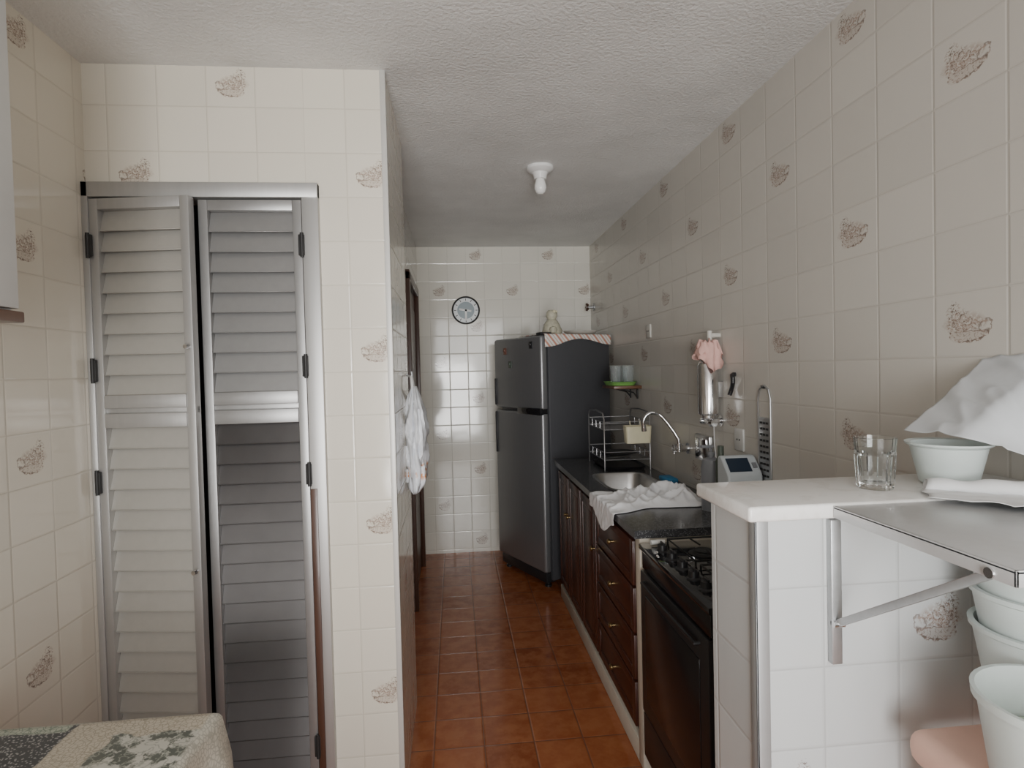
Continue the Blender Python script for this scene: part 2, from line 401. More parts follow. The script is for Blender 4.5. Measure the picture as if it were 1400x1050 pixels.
# louvred closet door
d = thing('door_1', (-.82, 2.05, 0), kind='structure')
MB().box(-1.17, -1.15, 2.02, 2.12, 0, 2.134, .002).box(-.489, -.436, 2.025, 2.12, 0, 2.134, .002).box(-1.17, -.436, 2.02, 2.12, 2.086, 2.134, .002).build('frame', m_alu, d)
MB().box(-.488, -.466, 2.021, 2.026, 0, 1.12, .001).build('jamb_dark_reflection', m_dkwood, d)  # dark reflection along the jamb, shaped as a thin brown strip
def leaf(M, sg, mat, mu, ml):
    w = .329
    X = lambda a, b: (min(a*sg, b*sg), max(a*sg, b*sg))
    m = MB()
    bx = lambda a, b, y0, y1, z0, z1, bv=.002: m.box(*X(a, b), y0, y1, z0, z1, bv, M)
    bx(.001, .03, -.016, .016, .02, 2.08); bx(w-.03, w-.001, -.016, .016, .02, 2.08)
    bx(.03, w-.03, -.016, .016, 2.045, 2.08); bx(.03, w-.03, -.016, .016, .02, .08)
    bx(.03, w-.03, -.02, .016, 1.408, 1.45); bx(.03, w-.03, -.02, .016, 1.345, 1.391)
    bx(.001, w-.001, -.008, .01, 1.388, 1.410, .001)
    o = m.build('leaf', mat, d)
    for z0, z1, n, nm, mm in ((1.45, 2.045, 9, 'upper_louvres', mu), (.08, 1.345, 19, 'lower_louvres', ml)):
        p = (z1-z0)/n; m = MB()
        for k in range(n):
            zc = z0+p*(k+.5)
            S = M @ Matrix.Translation((0, 0.004, zc)) @ Matrix.Rotation(R(-16), 4, 'X')
            m.box(*X(.03, w-.03), -.0008, .0008, -p*.56, p*.56, .0004, S, 1)
            m.box(*X(.03, w-.03), -.0030, .0008, -p*.56, -p*.56+.003, .0008, S, 1)
        m.build(nm, mm, o)
    for z in (1.93, 1.53, 1.17, .25):
        MB().box(*X(-.008, .012), -.026, -.014, z-.035, z+.035, .003, M).cyl(M @ Vector((0, -.024, z-.04)), M @ Vector((0, -.024, z+.04)), .006, seg=12).build('hinge', m_iron, o)
    if sg > 0:
        for z in (1.6, .88):
            a = M @ Vector((w-.014, -.014, z)); b = M @ Vector((w-.014, -.036, z))
            MB().cyl(a, b, .004, seg=12).cyl(M @ Vector((w-.014, -.03, z)), M @ Vector((w-.014, -.04, z)), .009, .007, 16).build('knob', m_chrome, o)
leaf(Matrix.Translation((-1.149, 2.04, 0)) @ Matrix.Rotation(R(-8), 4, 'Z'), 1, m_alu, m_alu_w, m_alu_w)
leaf(Matrix.Translation((-.490, 2.045, 0)), -1, m_alu_dimrefl, m_alu_dimrefl, m_alu_darkrefl)

# ------------------------------------------------------------------ wall cupboard at left
t = thing('wall_cupboard', (-1.02, .9, 1.62), 'pale grey wall cupboard with brown lower edge high on left wall', 'cupboard')
MB().box(-1.17, -.872, .5, 1.27, 1.64, 2.4, .003).build('body', m_cab, t)
for a, b in ((.505, .883), (.887, 1.268)):
    dd = MB().box(-.872, -.856, a, b, 1.645, 2.395, .003).build('door', m_cab, t)
    MB().tube([(-.857, a+.04, 1.70), (-.833, a+.04, 1.71), (-.833, a+.04, 1.80), (-.857, a+.04, 1.81)], .004).build('handle', m_chrome, dd)
MB().box(-1.168, -.852, .498, 1.276, 1.618, 1.64, .003).build('bottom_edge', m_brown, t)

# ------------------------------------------------------------------ table + cloth
t = thing('dining_table', (-.83, .88, 0), 'small table under the printed cloth at lower left', 'table')
MB().box(-1.14, -.53, .46, 1.288, .755, .784, .004).build('tabletop', m_brown, t)
for x in (-1.1, -.58):
    for y in (.52, 1.23):
        MB().box(x-.022, x+.022, y-.022, y+.022, 0, .755, .003).build('leg', m_brown, t)
x0, x1, y0, y1 = -1.145, -.524, .455, 1.293
def tc(u, v):
    s = x0+u*(x1-x0+.21); r = y0-.2+v*(y1-y0+.38)
    ox = max(0, s-x1); oy = max(0, r-y1, y0-r)
    x = min(s, x1); y = max(y0, min(r, y1))
    dr = max(ox, oy)+.25*min(ox, oy)
    z = .7895+.001*nz(s, r, 0, 9)+.004*ridge(s, r, 4, 6)*(1 if dr == 0 else 0)
    k = min(1, dr/.012)
    if ox > 0: x += .007*k+.02*dr/.2+.014*math.sin(r*26+2*nz(r, s, 1, 5))*min(1, dr/.1)
    if oy > 0: y += math.copysign(.007*k+.012*math.sin(s*24)*min(1, dr/.1), r-.9)
    z -= max(0, dr-.007*k*.6)
    return Vector((x, y, z))
MB().grid(tc, 90, 110).build('tablecloth', m_cloth, None, 'printed patchwork tablecloth hanging over the table edge', 'tablecloth', solid=.002, ang=80)

# ------------------------------------------------------------------ refrigerator
t = thing('refrigerator', (.58, 3.95, 0), 'dark stainless two door refrigerator with grey sides', 'refrigerator', R(25.77))
L = dict(local=True)
MB().box(.06, .6, 0, .64, .05, 1.736, .01).build('body', m_fr_side, t, **L)
fd = MB().box(0, .056, .002, .638, 1.222, 1.732, .018, seg=3).build('freezer_door', m_fr_front, t, **L)
MB().box(-.008, .006, .612, .627, 1.24, 1.44, .004).build('handle', m_black, fd, **L)
rd = MB().box(0, .056, .002, .638, .11, 1.205, .018, seg=3).build('lower_door', m_fr_front, t, **L)
MB().box(-.008, .006, .612, .627, .88, 1.19, .004).build('handle', m_black, rd, **L)
MB().box(-.014, .05, .004, .30, 1.188, 1.236, .008).build('control_panel', m_blackgl, t, **L)
MB().box(.02, .1, .02, .62, .035, .105, .006).build('base_grille', m_black, t, **L)
for x in (.06, .54):
    for y in (.06, .58):
        MB().lathe([(0, 0), (.024, 0), (.024, .012), (.014, .018), (.014, .055), (0, .055)], (x, y, 0), 16).build('foot', m_black, t, **L)
MB().box(.01, .1, .01, .07, 1.732, 1.752, .005).build('hinge_cover', m_black, t, **L)
FM = W[t.name]
for y, z, mt, lb in ((.47, 1.64, m_rust, 'small dark brown magnet high on freezer door'), (.40, 1.54, m_greenst, 'small dark green magnet below the brown one on freezer door'), (.12, 1.67, m_black, 'black square magnet near right edge of freezer door')):
    m = MB().box(-.006, .0005, y-.02, y+.02, z-.025, z+.025, .003, FM)
    m.cyl(FM @ Vector((-.006, y+.004, z+.004)), FM @ Vector((-.011, y+.004, z+.004)), .012, .009, 12)
    m.build('fridge_magnet', mt, None, lb, 'magnet')
# cloth over the fridge top
def fc(u, v):
    s = .03+u*.58
    hang = .05+.02*math.sin(u*7+1)+.02*max(0, .3-u)/.3
    r = v*(.30+hang)
    if r < .30: p = Vector((s, .297-r, 1.7385+.002*abs(nz(s, r, 1, 30))))
    else: p = Vector((s, -.004-.005*abs(math.sin(s*16)), 1.7385-(r-.30)))
    return FM @ p
MB().grid(fc, 40, 40).build('fridge_cloth', m_stripe, None, 'red and white striped cloth hanging over refrigerator top', 'cloth', solid=.0025, ang=80)
c = FM @ Vector((.43, .12, 1.744))
t = thing('white_dish', c, 'low white oval dish on the cloth on refrigerator', 'dish', R(25))
MB().loft([superloop(0, 0, a, b, z, 2.6, 32) for a, b, z in ((.07, .05, 0), (.11, .085, .015), (.125, .095, .028), (.12, .09, .029), (.10, .075, .014), (.065, .05, .006))]).build('bowl', m_plate, t, **L)
c = FM @ Vector((.18, .12, 1.744))
t = thing('frog_figurine', c, 'small pale beige stone sitting figurine on top of refrigerator', 'figurine', R(-30))
K = 1.5
def sc(pr): return [(r*K, z*K) for r, z in pr]
m = MB().lathe(sc([(0, 0), (.042, 0), (.046, .015), (.04, .04), (.028, .062), (.02, .07), (0, .072)]), (0, 0, 0), 24)
for s in (-1, 1): m.lathe(sc([(0, -.018), (.014, -.012), (.02, 0), (.014, .014), (0, .018)]), (.02*K, s*.036*K, .018*K), 14)
m.build('body', m_palest, t, **L)
hd = MB().lathe(sc([(0, 0), (.018, .004), (.027, .02), (.025, .036), (.014, .048), (0, .05)]), (0, 0, .066*K), 22).build('head', m_palest, t, **L)
for s in (-1, 1): MB().lathe(sc([(0, -.008), (.006, -.005), (.008, 0), (.006, .006), (0, .008)]), (.018*K, s*.012*K, .106*K), 12).build('eye', m_creampl, hd, **L)

# ------------------------------------------------------------------ base cabinet, worktop
t = thing('base_cabinet', (.9, 3.0, .085), 'dark mahogany base cabinet with panelled doors and drawers below worktop', 'cabinet')
MB().box(.678, .70, 2.168, 3.83, .087, .868, .002).box(.70, 1.145, 2.168, 2.19, .087, .868).box(.70, 1.145, 3.81, 3.83, .087, .868).box(.70, 1.145, 2.19, 3.81, .087, .105).box(1.13, 1.145, 2.19, 3.81, .105, .868).build('body', m_mahog, t)
def panel(a, b, z0, z1, nm):
    m = MB()
    fw = min(.045, (z1-z0)*.22)
    m.box(.66, .678, a, b, z0, z1, .004)
    m.box(.656, .664, a, a+fw, z0, z1, .003).box(.656, .664, b-fw, b, z0, z1, .003)
    m.box(.656, .664, a+fw, b-fw, z0, z0+fw, .003).box(.656, .664, a+fw, b-fw, z1-fw, z1, .003)
    if nm == 'door': m.box(.657, .664, a+fw+.015, b-fw-.015, z0+fw+.015, z1-fw-.015, .004)
    return m.build(nm, m_mahog, t)
def knob(y, z, par):
    MB().lathe([(0, 0), (.006, 0), (.006, .012), (.012, .017), (.012, .022), (.008, .027), (0, .028)], (.660, y, z), 16, FACE_X).build('knob', m_brass, par)
for a, b, ky in ((3.49, 3.81, 3.515), (3.15, 3.47, 3.445), (2.80, 3.13, 2.825)):
    dd = panel(a, b, .12, .84, 'door'); knob(ky, .62, dd)
for k in range(4):
    z0 = .12+k*.182
    dd = panel(2.19, 2.78, z0, z0+.172, 'drawer'); knob(2.485, z0+.086, dd)

X0, X1, Y0, Y1 = .755, 1.03, 2.81, 3.27
m = MB()
m.box(.64, X0, 2.105, 3.86, .87, .9).box(X1, 1.15, 2.105, 3.86, .87, .9).box(X0, X1, 2.105, Y0, .87, .9).box(X0, X1, Y1, 3.86, .87, .9)
bmesh.ops.remove_doubles(m.bm, verts=m.bm.verts, dist=1e-5)
m.build('worktop', m_granite, None, 'dark granite worktop with inset sink along right wall', 'worktop')
t = thing('kitchen_sink', (.8925, 3.04, .74), 'stainless steel sink basin set into dark worktop', 'sink')
a, b = .137, .23
MB().loft([superloop(.8925, 3.04, a+.018, b+.018, .9005, 5), superloop(.8925, 3.04, a+.018, b+.018, .904, 5), superloop(.8925, 3.04, a+.003, b+.003, .9045, 5), superloop(.8925, 3.04, a-.004, b-.004, .895, 5), superloop(.8925, 3.04, a-.012, b-.012, .80, 5), superloop(.8925, 3.04, a-.03, b-.03, .76, 5), superloop(.8925, 3.04, .03, .03, .755, 2)], cap0=False).build('basin', m_steel, t)
MB().lathe([(0, .7555), (.028, .7555), (.03, .758), (.022, .759), (.018, .757), (0, .757)], (.8925, 3.04, 0), 20).build('drain', m_chrome, t)

# faucet
t = thing('faucet', (1.12, 2.84, 1.1), 'chrome gooseneck tap fixed to tiled wall above sink', 'tap')
fy_ = 2.84
MB().cyl((1.153, fy_, 1.09), (1.142, fy_, 1.09), .028).cyl((1.144, fy_, 1.09), (1.085, fy_, 1.09), .014).cyl((1.10, fy_, 1.075), (1.10, fy_, 1.115), .018).build('body', m_chrome, t)
pts = [(1.10, fy_, 1.11), (1.097, fy_, 1.135), (1.08, fy_+.01, 1.17), (1.052, fy_+.025, 1.215), (1.03, fy_+.035, 1.245)]
for k in range(1, 11):
    q = R(30)+k/10*R(165)
    pts.append((.985+.05*math.cos(q), fy_+.04+.012*k/10, 1.22+.05*math.sin(q)))
sp = MB().tube(pts, .009, 12).build('spout', m_chrome, t)
e = Vector(pts[-1]); dv = (e-Vector(pts[-2])).normalized()
MB().cyl(e, e+dv*.03, .012, .013, 16).build('aerator', m_chrome, sp)
m = MB().cyl((1.085, fy_, 1.09), (1.068, fy_, 1.09), .012)
for q in range(4): m.cyl((1.074, fy_, 1.09), (1.074, fy_+.022*math.cos(q*PI/2), 1.09+.022*math.sin(q*PI/2)), .006, .008, 10)
m.build('cross_handle', m_chrome, t)

# dish rack
t = thing('dish_rack', (.97, 3.52, .9), 'two tier grey wire dish rack beside sink', 'dish rack')
xa, xb, ya, yb = .85, 1.12, 3.345, 3.735
for x in (xa, xb):
    MB().tube([(x, ya, .902), (x, ya, 1.2), (x, ya+.03, 1.235), (x, (ya+yb)/2, 1.245), (x, yb-.03, 1.235), (x, yb, 1.2), (x, yb, .902)], .004).build('side_frame', m_dkwire, t)
for z, nm in ((.965, 'lower_shelf'), (1.14, 'upper_shelf')):
    m = MB()
    m.tube([(xa, ya, z), (xb, ya, z), (xb, yb, z), (xa, yb, z)], .003, closed=True)
    m.tube([(xa, ya, z+.045), (xb, ya, z+.045), (xb, yb, z+.045), (xa, yb, z+.045)], .0025, closed=True)
    for k in range(1, 8): m.tube([(xa, ya+(yb-ya)*k/8, z), (xb, ya+(yb-ya)*k/8, z)], .0016, 6)
    for x in (xa, xb):
        for k in range(1, 4): m.tube([(x, ya+(yb-ya)*k/4, z), (x, ya+(yb-ya)*k/4, z+.045)], .0016, 6)
    m.build(nm, m_dkwire, t)
MB().loft([superloop(.985, 3.54, a, b, z, 6) for a, b, z in ((.12, .18, .905), (.13, .19, .92), (.125, .185, .92), (.115, .175, .91))]).build('drip_tray', m_black, t)
m = MB().loft([superloop(1.03, 3.296, a, b, z, 7) for a, b, z in ((.07, .034, 1.068), (.076, .039, 1.163), (.079, .042, 1.165), (.074, .037, 1.166), (.067, .032, 1.072))])
m.tube([(1.0, 3.33, 1.14), (1.0, 3.338, 1.19), (1.0, 3.341, 1.18)], .003).tube([(1.06, 3.33, 1.14), (1.06, 3.338, 1.19), (1.06, 3.341, 1.18)], .003)
m.build('cutlery_cup', m_creampl, None, 'cream plastic cutlery box hanging on front of dish rack', 'cutlery cup')
MB().lathe([(0, 0), (.07, 0), (.115, .012), (.116, .016), (.07, .006), (0, .005)], (.985, 3.55, .969), 36).build('dinner_plate', m_black, None, 'dark plate lying on lower tier of dish rack', 'plate')

# one loosely crumpled cloth spread over the worktop, hanging over its front edge
def tw(u, v):
    Lt = .455; hang = .04+.09*max(0, math.sin(u*PI*1.3-.3))**1.5+.02*math.sin(u*8+.5)
    s = v*(Lt+hang)
    f = min(1, s/Lt)                                    # 0 at the wall side, 1 at the front edge
    ymid = 2.585-.01*f; hw = .13+.075*f+.02*math.sin(s*16)
    y = min(2.785, ymid+(u-.5)*2*hw+.018*nz(u*3, s*6, 4, 1.5))
    e = min(1, min(u, 1-u)*7)*min(1, v*9)
    amp = (.05*(1-f)**.7+.014)*e
    wr = amp*(.35*ridge(y, s, 3, 5.5)+.8*ridge(y+.3*s, s, 7, 9)+.25*ridge(y, s, 11, 19))
    if s < Lt: return Vector((1.09-s+.02*nz(y, s, 9, 10)*(1-f), y, .9025+wr))
    r = s-Lt
    return Vector((.632-.006*abs(nz(y, r, 2, 20)), y+.2*r, .903-r+wr*max(0, 1-r/.03)))
MB().grid(tw, 90, 110).build('dish_towel', m_towel, None, 'crumpled white cloth spread on worktop and hanging over its edge', 'towel', solid=.0015, ang=80)
MB().box(1.06, 1.125, 2.92, 3.04, .901, .926, .008).build('sponge', m_blue, None, 'blue sponge on worktop behind sink', 'sponge')

# soap bottle, wall box, outlets
t = thing('soap_bottle', (1.05, 2.36, .9), 'grey soap bottle with pump beside crumpled cloth', 'bottle')
MB().lathe([(0, .9), (.04, .9), (.042, .91), (.042, 1.08), (.036, 1.11), (.014, 1.12), (.014, 1.13), (0, 1.13)], (1.05, 2.36, 0), 24).build('bottle', m_grey, t)
MB().cyl((1.05, 2.36, 1.128), (1.05, 2.36, 1.142), .016).cyl((1.05, 2.36, 1.14), (1.05, 2.36, 1.162), .005).box(1.005, 1.06, 2.351, 2.369, 1.158, 1.17, .003).build('pump', m_grey, t)
t = thing('soap_holder', (1.13, 2.62, 1.055), 'brushed metal box holder on wall under water filter', 'holder')
MB().box(1.125, 1.151, 2.55, 2.71, 1.06, 1.18, .006).build('box', m_steel, t)
MB().box(1.118, 1.127, 2.57, 2.69, 1.075, 1.165, .004).build('cover', m_chrome, t)
def outlet(y, z, lb, mt, h=.055):
    t = thing('wall_outlet', (1.15, y, z-h), lb, 'outlet')
    MB().box(1.141, 1.151, y-.038, y+.038, z-h, z+h, .004).build('plate', mt, t)
    for q in (-.01, .01): MB().cyl((1.1412, y+q, z), (1.1395, y+q, z), .004, seg=10).build('socket_hole', m_black, t)
outlet(2.305, 1.195, 'white wall outlet plate beside hanging grater', m_outlet, .045)
outlet(3.41, 1.71, 'ivory wall outlet plate high above dish rack', m_plate, .04)

# appliance, screen leaning towards the room
t = thing('small_appliance', (1.08, 2.16, .9), 'small bluish white countertop appliance with dark slanted screen', 'appliance')
pts = [(2.112, .9), (2.112, 1.080), (2.118, 1.092), (2.170, 1.146), (2.178, 1.151), (2.197, 1.151), (2.207, 1.141), (2.207, .9)]
o = MB().loft([[Vector((x, y, z)) for y, z in pts] for x in (1.005, 1.141)]).build('body', m_bluewhite, t)
md = o.modifiers.new('round', 'BEVEL'); md.width = .008; md.segments = 3; md.limit_method = 'ANGLE'
sl = Vector((0, 2.170-2.118, 1.146-1.092)); nn = Vector((0, -sl.z, sl.y)).normalized()
b0 = Vector((0, 2.118, 1.092))
def sq(xa, xb, f0, f1, o): return [Vector((x, 0, 0))+b0+sl*f+nn*o for x, f in ((xa, f0), (xb, f0), (xb, f1), (xa, f1))]
MB().loft([sq(1.018, 1.105, .10, .92, -.002), sq(1.018, 1.105, .10, .92, .002)]).build('screen', m_teal, t)
MB().loft([sq(1.114, 1.130, .3, .6, -.001), sq(1.114, 1.130, .3, .6, .004)]).build('button', m_grey, t)
MB().lathe([(0, .9), (.02, .9), (.02, 1.12), (.012, 1.14), (.012, 1.18), (0, 1.18)], (1.04, 2.25, 0), 18).build('green_bottle', m_greenst, None, 'slim dark bottle behind bluish white appliance', 'bottle')

# grater on wall
t = thing('grater', (1.145, 2.11, .97), 'flat metal grater with long wire loop hanging on wall', 'grater')
MB().box(1.1445, 1.1505, 2.062, 2.155, .97, 1.30, .002).build('blade', m_alu_d, t)
m = MB()
for k in range(14):
    for j in range(3):
        yy = 2.078+.022*j
        m.box(1.142, 1.1455, yy, yy+.015, .99+k*.022, .998+k*.022, .001)
m.build('teeth', m_iron, t)
MB().tube([(1.146, 2.066, .975), (1.146, 2.064, 1.37), (1.146, 2.076, 1.405), (1.146, 2.108, 1.42), (1.146, 2.14, 1.405), (1.146, 2.153, 1.37), (1.146, 2.151, .975)], .0032).build('wire_loop', m_alu_d, t)
MB().tube([(1.152, 2.108, 1.411), (1.143, 2.108, 1.411), (1.137, 2.108, 1.413), (1.136, 2.108, 1.42)], .003).build('nail_hook', m_iron, None, 'small nail hook holding the grater', 'hook')
# black hook
MB().tube([(1.151, 2.34, 1.46), (1.14, 2.34, 1.46), (1.132, 2.332, 1.457), (1.128, 2.318, 1.445), (1.128, 2.318, 1.428), (1.132, 2.332, 1.412), (1.132, 2.342, 1.395), (1.126, 2.345, 1.375)], .009, 10).build('wall_hook', m_black, None, 'black curved hook on tiles right of water filter', 'hook')

# water filter
t = thing('water_filter', (1.09, 2.47, 1.24), 'chrome cylinder water filter mounted on tiled wall', 'water filter')
fx, fy = 1.09, 2.47
MB().lathe([(0, 1.285), (.036, 1.285), (.044, 1.292), (.044, 1.50), (.036, 1.515), (0, 1.516)], (fx, fy, 0), 32).build('cylinder', m_chrome, t)
MB().lathe([(0, 1.515), (.03, 1.515), (.034, 1.525), (.03, 1.545), (.016, 1.553), (0, 1.553)], (fx, fy, 0), 28).build('top_cap', m_chrome, t)
MB().lathe([(0, 1.265), (.022, 1.265), (.028, 1.272), (.028, 1.286), (0, 1.286)], (fx, fy, 0), 24).build('bottom_cap', m_chrome, t)
MB().box(1.12, 1.152, fy-.02, fy+.02, 1.36, 1.43, .004).build('bracket', m_alu, t)
MB().cyl((1.152, fy, 1.258), (1.08, fy, 1.258), .012).cyl((1.152, fy, 1.258), (1.143, fy, 1.258), .024).cyl((fx, fy-.04, 1.255), (fx, fy+.045, 1.255), .011).cyl((fx, fy-.035, 1.255), (fx, fy-.06, 1.255), .018, .016).cyl((fx, fy+.04, 1.255), (fx, fy+.06, 1.255), .016).build('tap', m_chrome, t)
MB().cyl((1.105, fy+.01, 1.55), (1.105, fy+.01, 1.65), .012, .011).cyl((1.15, fy+.01, 1.63), (1.105, fy+.01, 1.63), .011).build('inlet_pipe', m_plate, t)
MB().tube([(1.14, fy+.05, 1.255), (1.145, fy+.07, 1.23), (1.146, fy+.07, 1.15), (1.147, fy+.05, 1.05), (1.147, fy+.02, .98), (1.147, fy-.02, .905)], .003).build('hose', m_white, t)
loops = []
for k, (r, z) in enumerate(((.018, 1.602), (.032, 1.597), (.042, 1.588), (.047, 1.576), (.049, 1.562), (.052, 1.548), (.055, 1.535))):
    L2 = []
    for i in range(48):
        q = 2*PI*i/48
        rr = r*(1+.16*k/6*math.sin(q*7+k*.3)+.34*nz(math.cos(q), math.sin(q), k*.5, 2.6))
        dz = -.05*(k/6)**1.5*max(0, -math.sin(q))**2+.03*nz(math.cos(q), math.sin(q), k*.4, 2.4)
        L2.append(Vector((min(1.146, fx+rr*math.cos(q)), fy-.008+rr*math.sin(q), z+dz)))
    loops.append(L2)
MB().loft(loops, False, False).build('pink_cloth', m_pinkcl, None, 'pink cloth bunched over top of water filter', 'cloth', solid=.002, ang=70)

# small wooden wall shelf with bowls
t = thing('wall_shelf', (1.07, 3.72, 1.33), 'small brown wooden shelf on metal bracket beside refrigerator', 'shelf')
MB().box(.975, 1.1505, 3.57, 3.87, 1.366, 1.386, .003).build('board', m_brown, t)
for y in (3.65, 3.80):
    MB().box(1.143, 1.15, y-.008, y+.008, 1.30, 1.366, .001).box(1.03, 1.15, y-.008, y+.008, 1.360, 1.366, .001).tube([(1.045, y, 1.362), (1.12, y, 1.34), (1.146, y, 1.31)], .004).build('bracket', m_iron, t)
MB().loft([superloop(1.055, 3.725, a, b, z, 4) for a, b, z in ((.074, .12, 1.3865), (.086, .138, 1.408), (.09, .144, 1.41), (.085, .136, 1.41), (.072, .116, 1.391))]).build('green_tray', m_greenpl, None, 'bright green plastic tray on small wall shelf', 'tray')
for x, y, lb in ((1.09, 3.655, 'clear plastic cup in green tray, nearest the water filter'), (1.028, 3.72, 'clear plastic cup in green tray, at outer edge of shelf'), (1.09, 3.785, 'clear plastic cup in green tray, nearest the refrigerator')):
    MB().lathe([(0, 1.3925), (.03, 1.3925), (.037, 1.51), (.0395, 1.513), (.037, 1.514), (.028, 1.398), (0, 1.397)], (x, y, 0), 28).build('plastic_cup', m_clearpl, None, lb, 'cup', 'clear cups on the small wall shelf')

# valve on the right wall
t = thing('shutoff_valve', (1.13, 4.78, 1.97), 'old round metal valve knob high on wall above refrigerator', 'valve')
MB().cyl((1.153, 4.78, 2.0), (1.143, 4.78, 2.0), .03).cyl((1.145, 4.78, 2.0), (1.10, 4.78, 2.0), .011).build('stem', m_alu_d, t)
m = MB().cyl((1.10, 4.78, 2.0), (1.085, 4.78, 2.0), .022, .02)
for q in range(5): m.cyl((1.093, 4.78, 2.0), (1.093, 4.78+.03*math.cos(q*PI*.4), 2.0+.03*math.sin(q*PI*.4)), .008, .01, 10)
m.build('knob', m_dkwood, t)

# clock
t = thing('wall_clock', (.105, 4.9, 1.885), 'round wall clock with slate dial and white ring on far wall', 'clock')
cc = (.105, 4.9, 2.0)
MB().lathe([(.1, 0), (.114, -.001), (.116, .015), (.112, .026), (.106, .028), (.102, .02), (.1, 0)], cc, 48, FACE_Y, caps=False).build('rim', m_black, t)
MB().lathe([(0, 0), (.104, 0), (.104, .012), (0, .012)], cc, 48, FACE_Y).build('face', P('clock_face_white', (.70, .73, .74), .3), t)
MB().lathe([(0, .0122), (.07, .0122), (.07, .014), (0, .014)], cc, 40, FACE_Y).build('inner_dial', P('clock_dial_slate', (.22, .28, .31), .3), t)
for k in range(12):
    q = k*PI/6; Mx = Matrix.Translation(Vector(cc)) @ Matrix.Rotation(q, 4, 'Y')
    MB().box(-.003, .003, -.0145, -.0115, .078, .096, 0, Mx).build('hour_mark', m_black, t)
for q, l, w_ in ((R(-80), .055, .008), (R(180), .085, .008)):
    Mx = Matrix.Translation(Vector(cc)) @ Matrix.Rotation(q, 4, 'Y')
    MB().box(-w_, w_, -.018, -.0135, -.045 if l < .06 else -.01, l, .0005, Mx).build('hand', m_white, t)

# ceiling lamp
t = thing('ceiling_lamp', (.455, 2.98, 2.38), 'white ceiling lamp holder with bare bulb', 'lamp')
MB().lathe([(0, 2.521), (.066, 2.521), (.068, 2.505), (.056, 2.495), (.04, 2.489), (.034, 2.475), (.031, 2.458), (0, 2.458)], (.455, 2.98, 0), 36).build('holder', m_white, t)
MB().lathe([(0, 2.46), (.02, 2.46), (.025, 2.445), (.030, 2.426), (.030, 2.41), (.023, 2.392), (.011, 2.384), (0, 2.383)], (.455, 2.98, 0), 28).build('bulb', m_bulb, t)

# hanging bag
MB().tube([(-.211, 2.6, 1.49), (-.195, 2.6, 1.485), (-.187, 2.6, 1.475), (-.184, 2.6, 1.49), (-.186, 2.6, 1.505)], .0045).build('bag_hook', m_alu_d, None, 'small metal hook on corridor corner holding white bag', 'hook')
t = thing('plastic_bag', (-.178, 2.6, 1.0), 'white plastic carrier bag hanging from corridor wall hook', 'bag')
loops = []
for k in range(25):
    v = k/24; z = 1.44-.45*v
    g_ = min(1, v/.4)
    a = .012+.028*math.sin(g_*PI/2)+.014*math.sin(v*PI); b = .045+.085*math.sin(g_*PI/2)
    if k >= 22: a *= (.92, .75, .45)[k-22]; b *= (.97, .92, .8)[k-22]
    L2 = []
    for i in range(56):
        q = 2*PI*i/56; c = math.cos(q); s_ = math.sin(q)
        f = 1+.26*nz(c*1.5, s_*1.5, v*3, 2.2)+.18*nz(c*3, s_*3, v*5, 2.5)+.07*math.sin(q*9+v*2)*(1-v)
        L2.append(Vector((max(-.2105, -.178+a*c*f), 2.6+b*s_*f, z+.012*nz(c*2, s_*2, v, 2.)*min(1, v*3))))
    loops.append(L2)
MB().loft(loops).build('sack', m_bag, t, ang=75)
for s_ in (-1, 1): MB().tube([(-.182, 2.6+s_*.04, 1.425), (-.184, 2.6+s_*.032, 1.455), (-.187, 2.6+s_*.008, 1.480), (-.187, 2.6, 1.483)], .006).build('strap', m_white, t)

# ------------------------------------------------------------------ stove
t = thing('stove', (.9, 1.8, 0), 'black gas stove with glass top beside half wall', 'stove')
MB().box(.675, 1.13, 1.5, 2.09, .05, .838, .004).build('body', m_black, t)
MB().box(.65, 1.135, 1.495, 2.095, .838, .858, .005).build('glass_top', m_blackgl, t)
MB().box(.66, .676, 1.505, 2.085, .77, .835, .003).build('front_panel', m_ovengl, t)
dd = MB().box(.652, .676, 1.505, 2.085, .25, .765, .005).build('oven_door', m_black, t)
MB().tube([(.652, 1.56, .735), (.64, 1.56, .735), (.637, 1.8, .735), (.64, 2.03, .735), (.652, 2.03, .735)], .006, 10).build('handle', m_black, dd)
MB().box(.649, .654, 1.56, 2.03, .31, .69, .003).build('window', m_ovengl, dd)
MB().box(.655, .676, 1.505, 2.085, .08, .243, .005).build('drawer', m_black, t)
for x in (.72, 1.09):
    for y in (1.55, 2.04): MB().cyl((x, y, 0), (x, y, .052), .018, seg=14).build('foot', m_black, t)
for x in (.83, 1.02):
    for y in (1.65, 1.94):
        bb = MB().lathe([(0, .857), (.05, .857), (.05, .860), (.036, .861), (.034, .866), (.03, .868), (0, .868)], (x, y, 0), 24).build('burner', m_iron, t)
        MB().lathe([(0, .868), (.03, .868), (.032, .870), (.028, .872), (0, .872)], (x, y, 0), 24).build('cap', m_iron, bb)
for y in (1.65, 1.94):
    m = MB(); z = .876
    m.tube([(.75, y-.125, z), (1.10, y-.125, z), (1.10, y+.125, z), (.75, y+.125, z)], .0035, closed=True)
    for x in (.83, 1.02):
        m.tube([(x, y-.125, z), (x, y-.03, z+.003)], .003).tube([(x, y+.125, z), (x, y+.03, z+.003)], .003)
        m.tube([(x-.08, y, z), (x-.03, y, z+.003)], .003).tube([(x+.08, y, z), (x+.03, y, z+.003)], .003)
    m.tube([(.925, y-.125, z), (.925, y+.125, z)], .003)
    for x in (.75, 1.10):
        for q in (-.125, .125): m.tube([(x, y+q, z), (x, y+q, .857)], .0035)
    m.build('grate', m_iron, t)
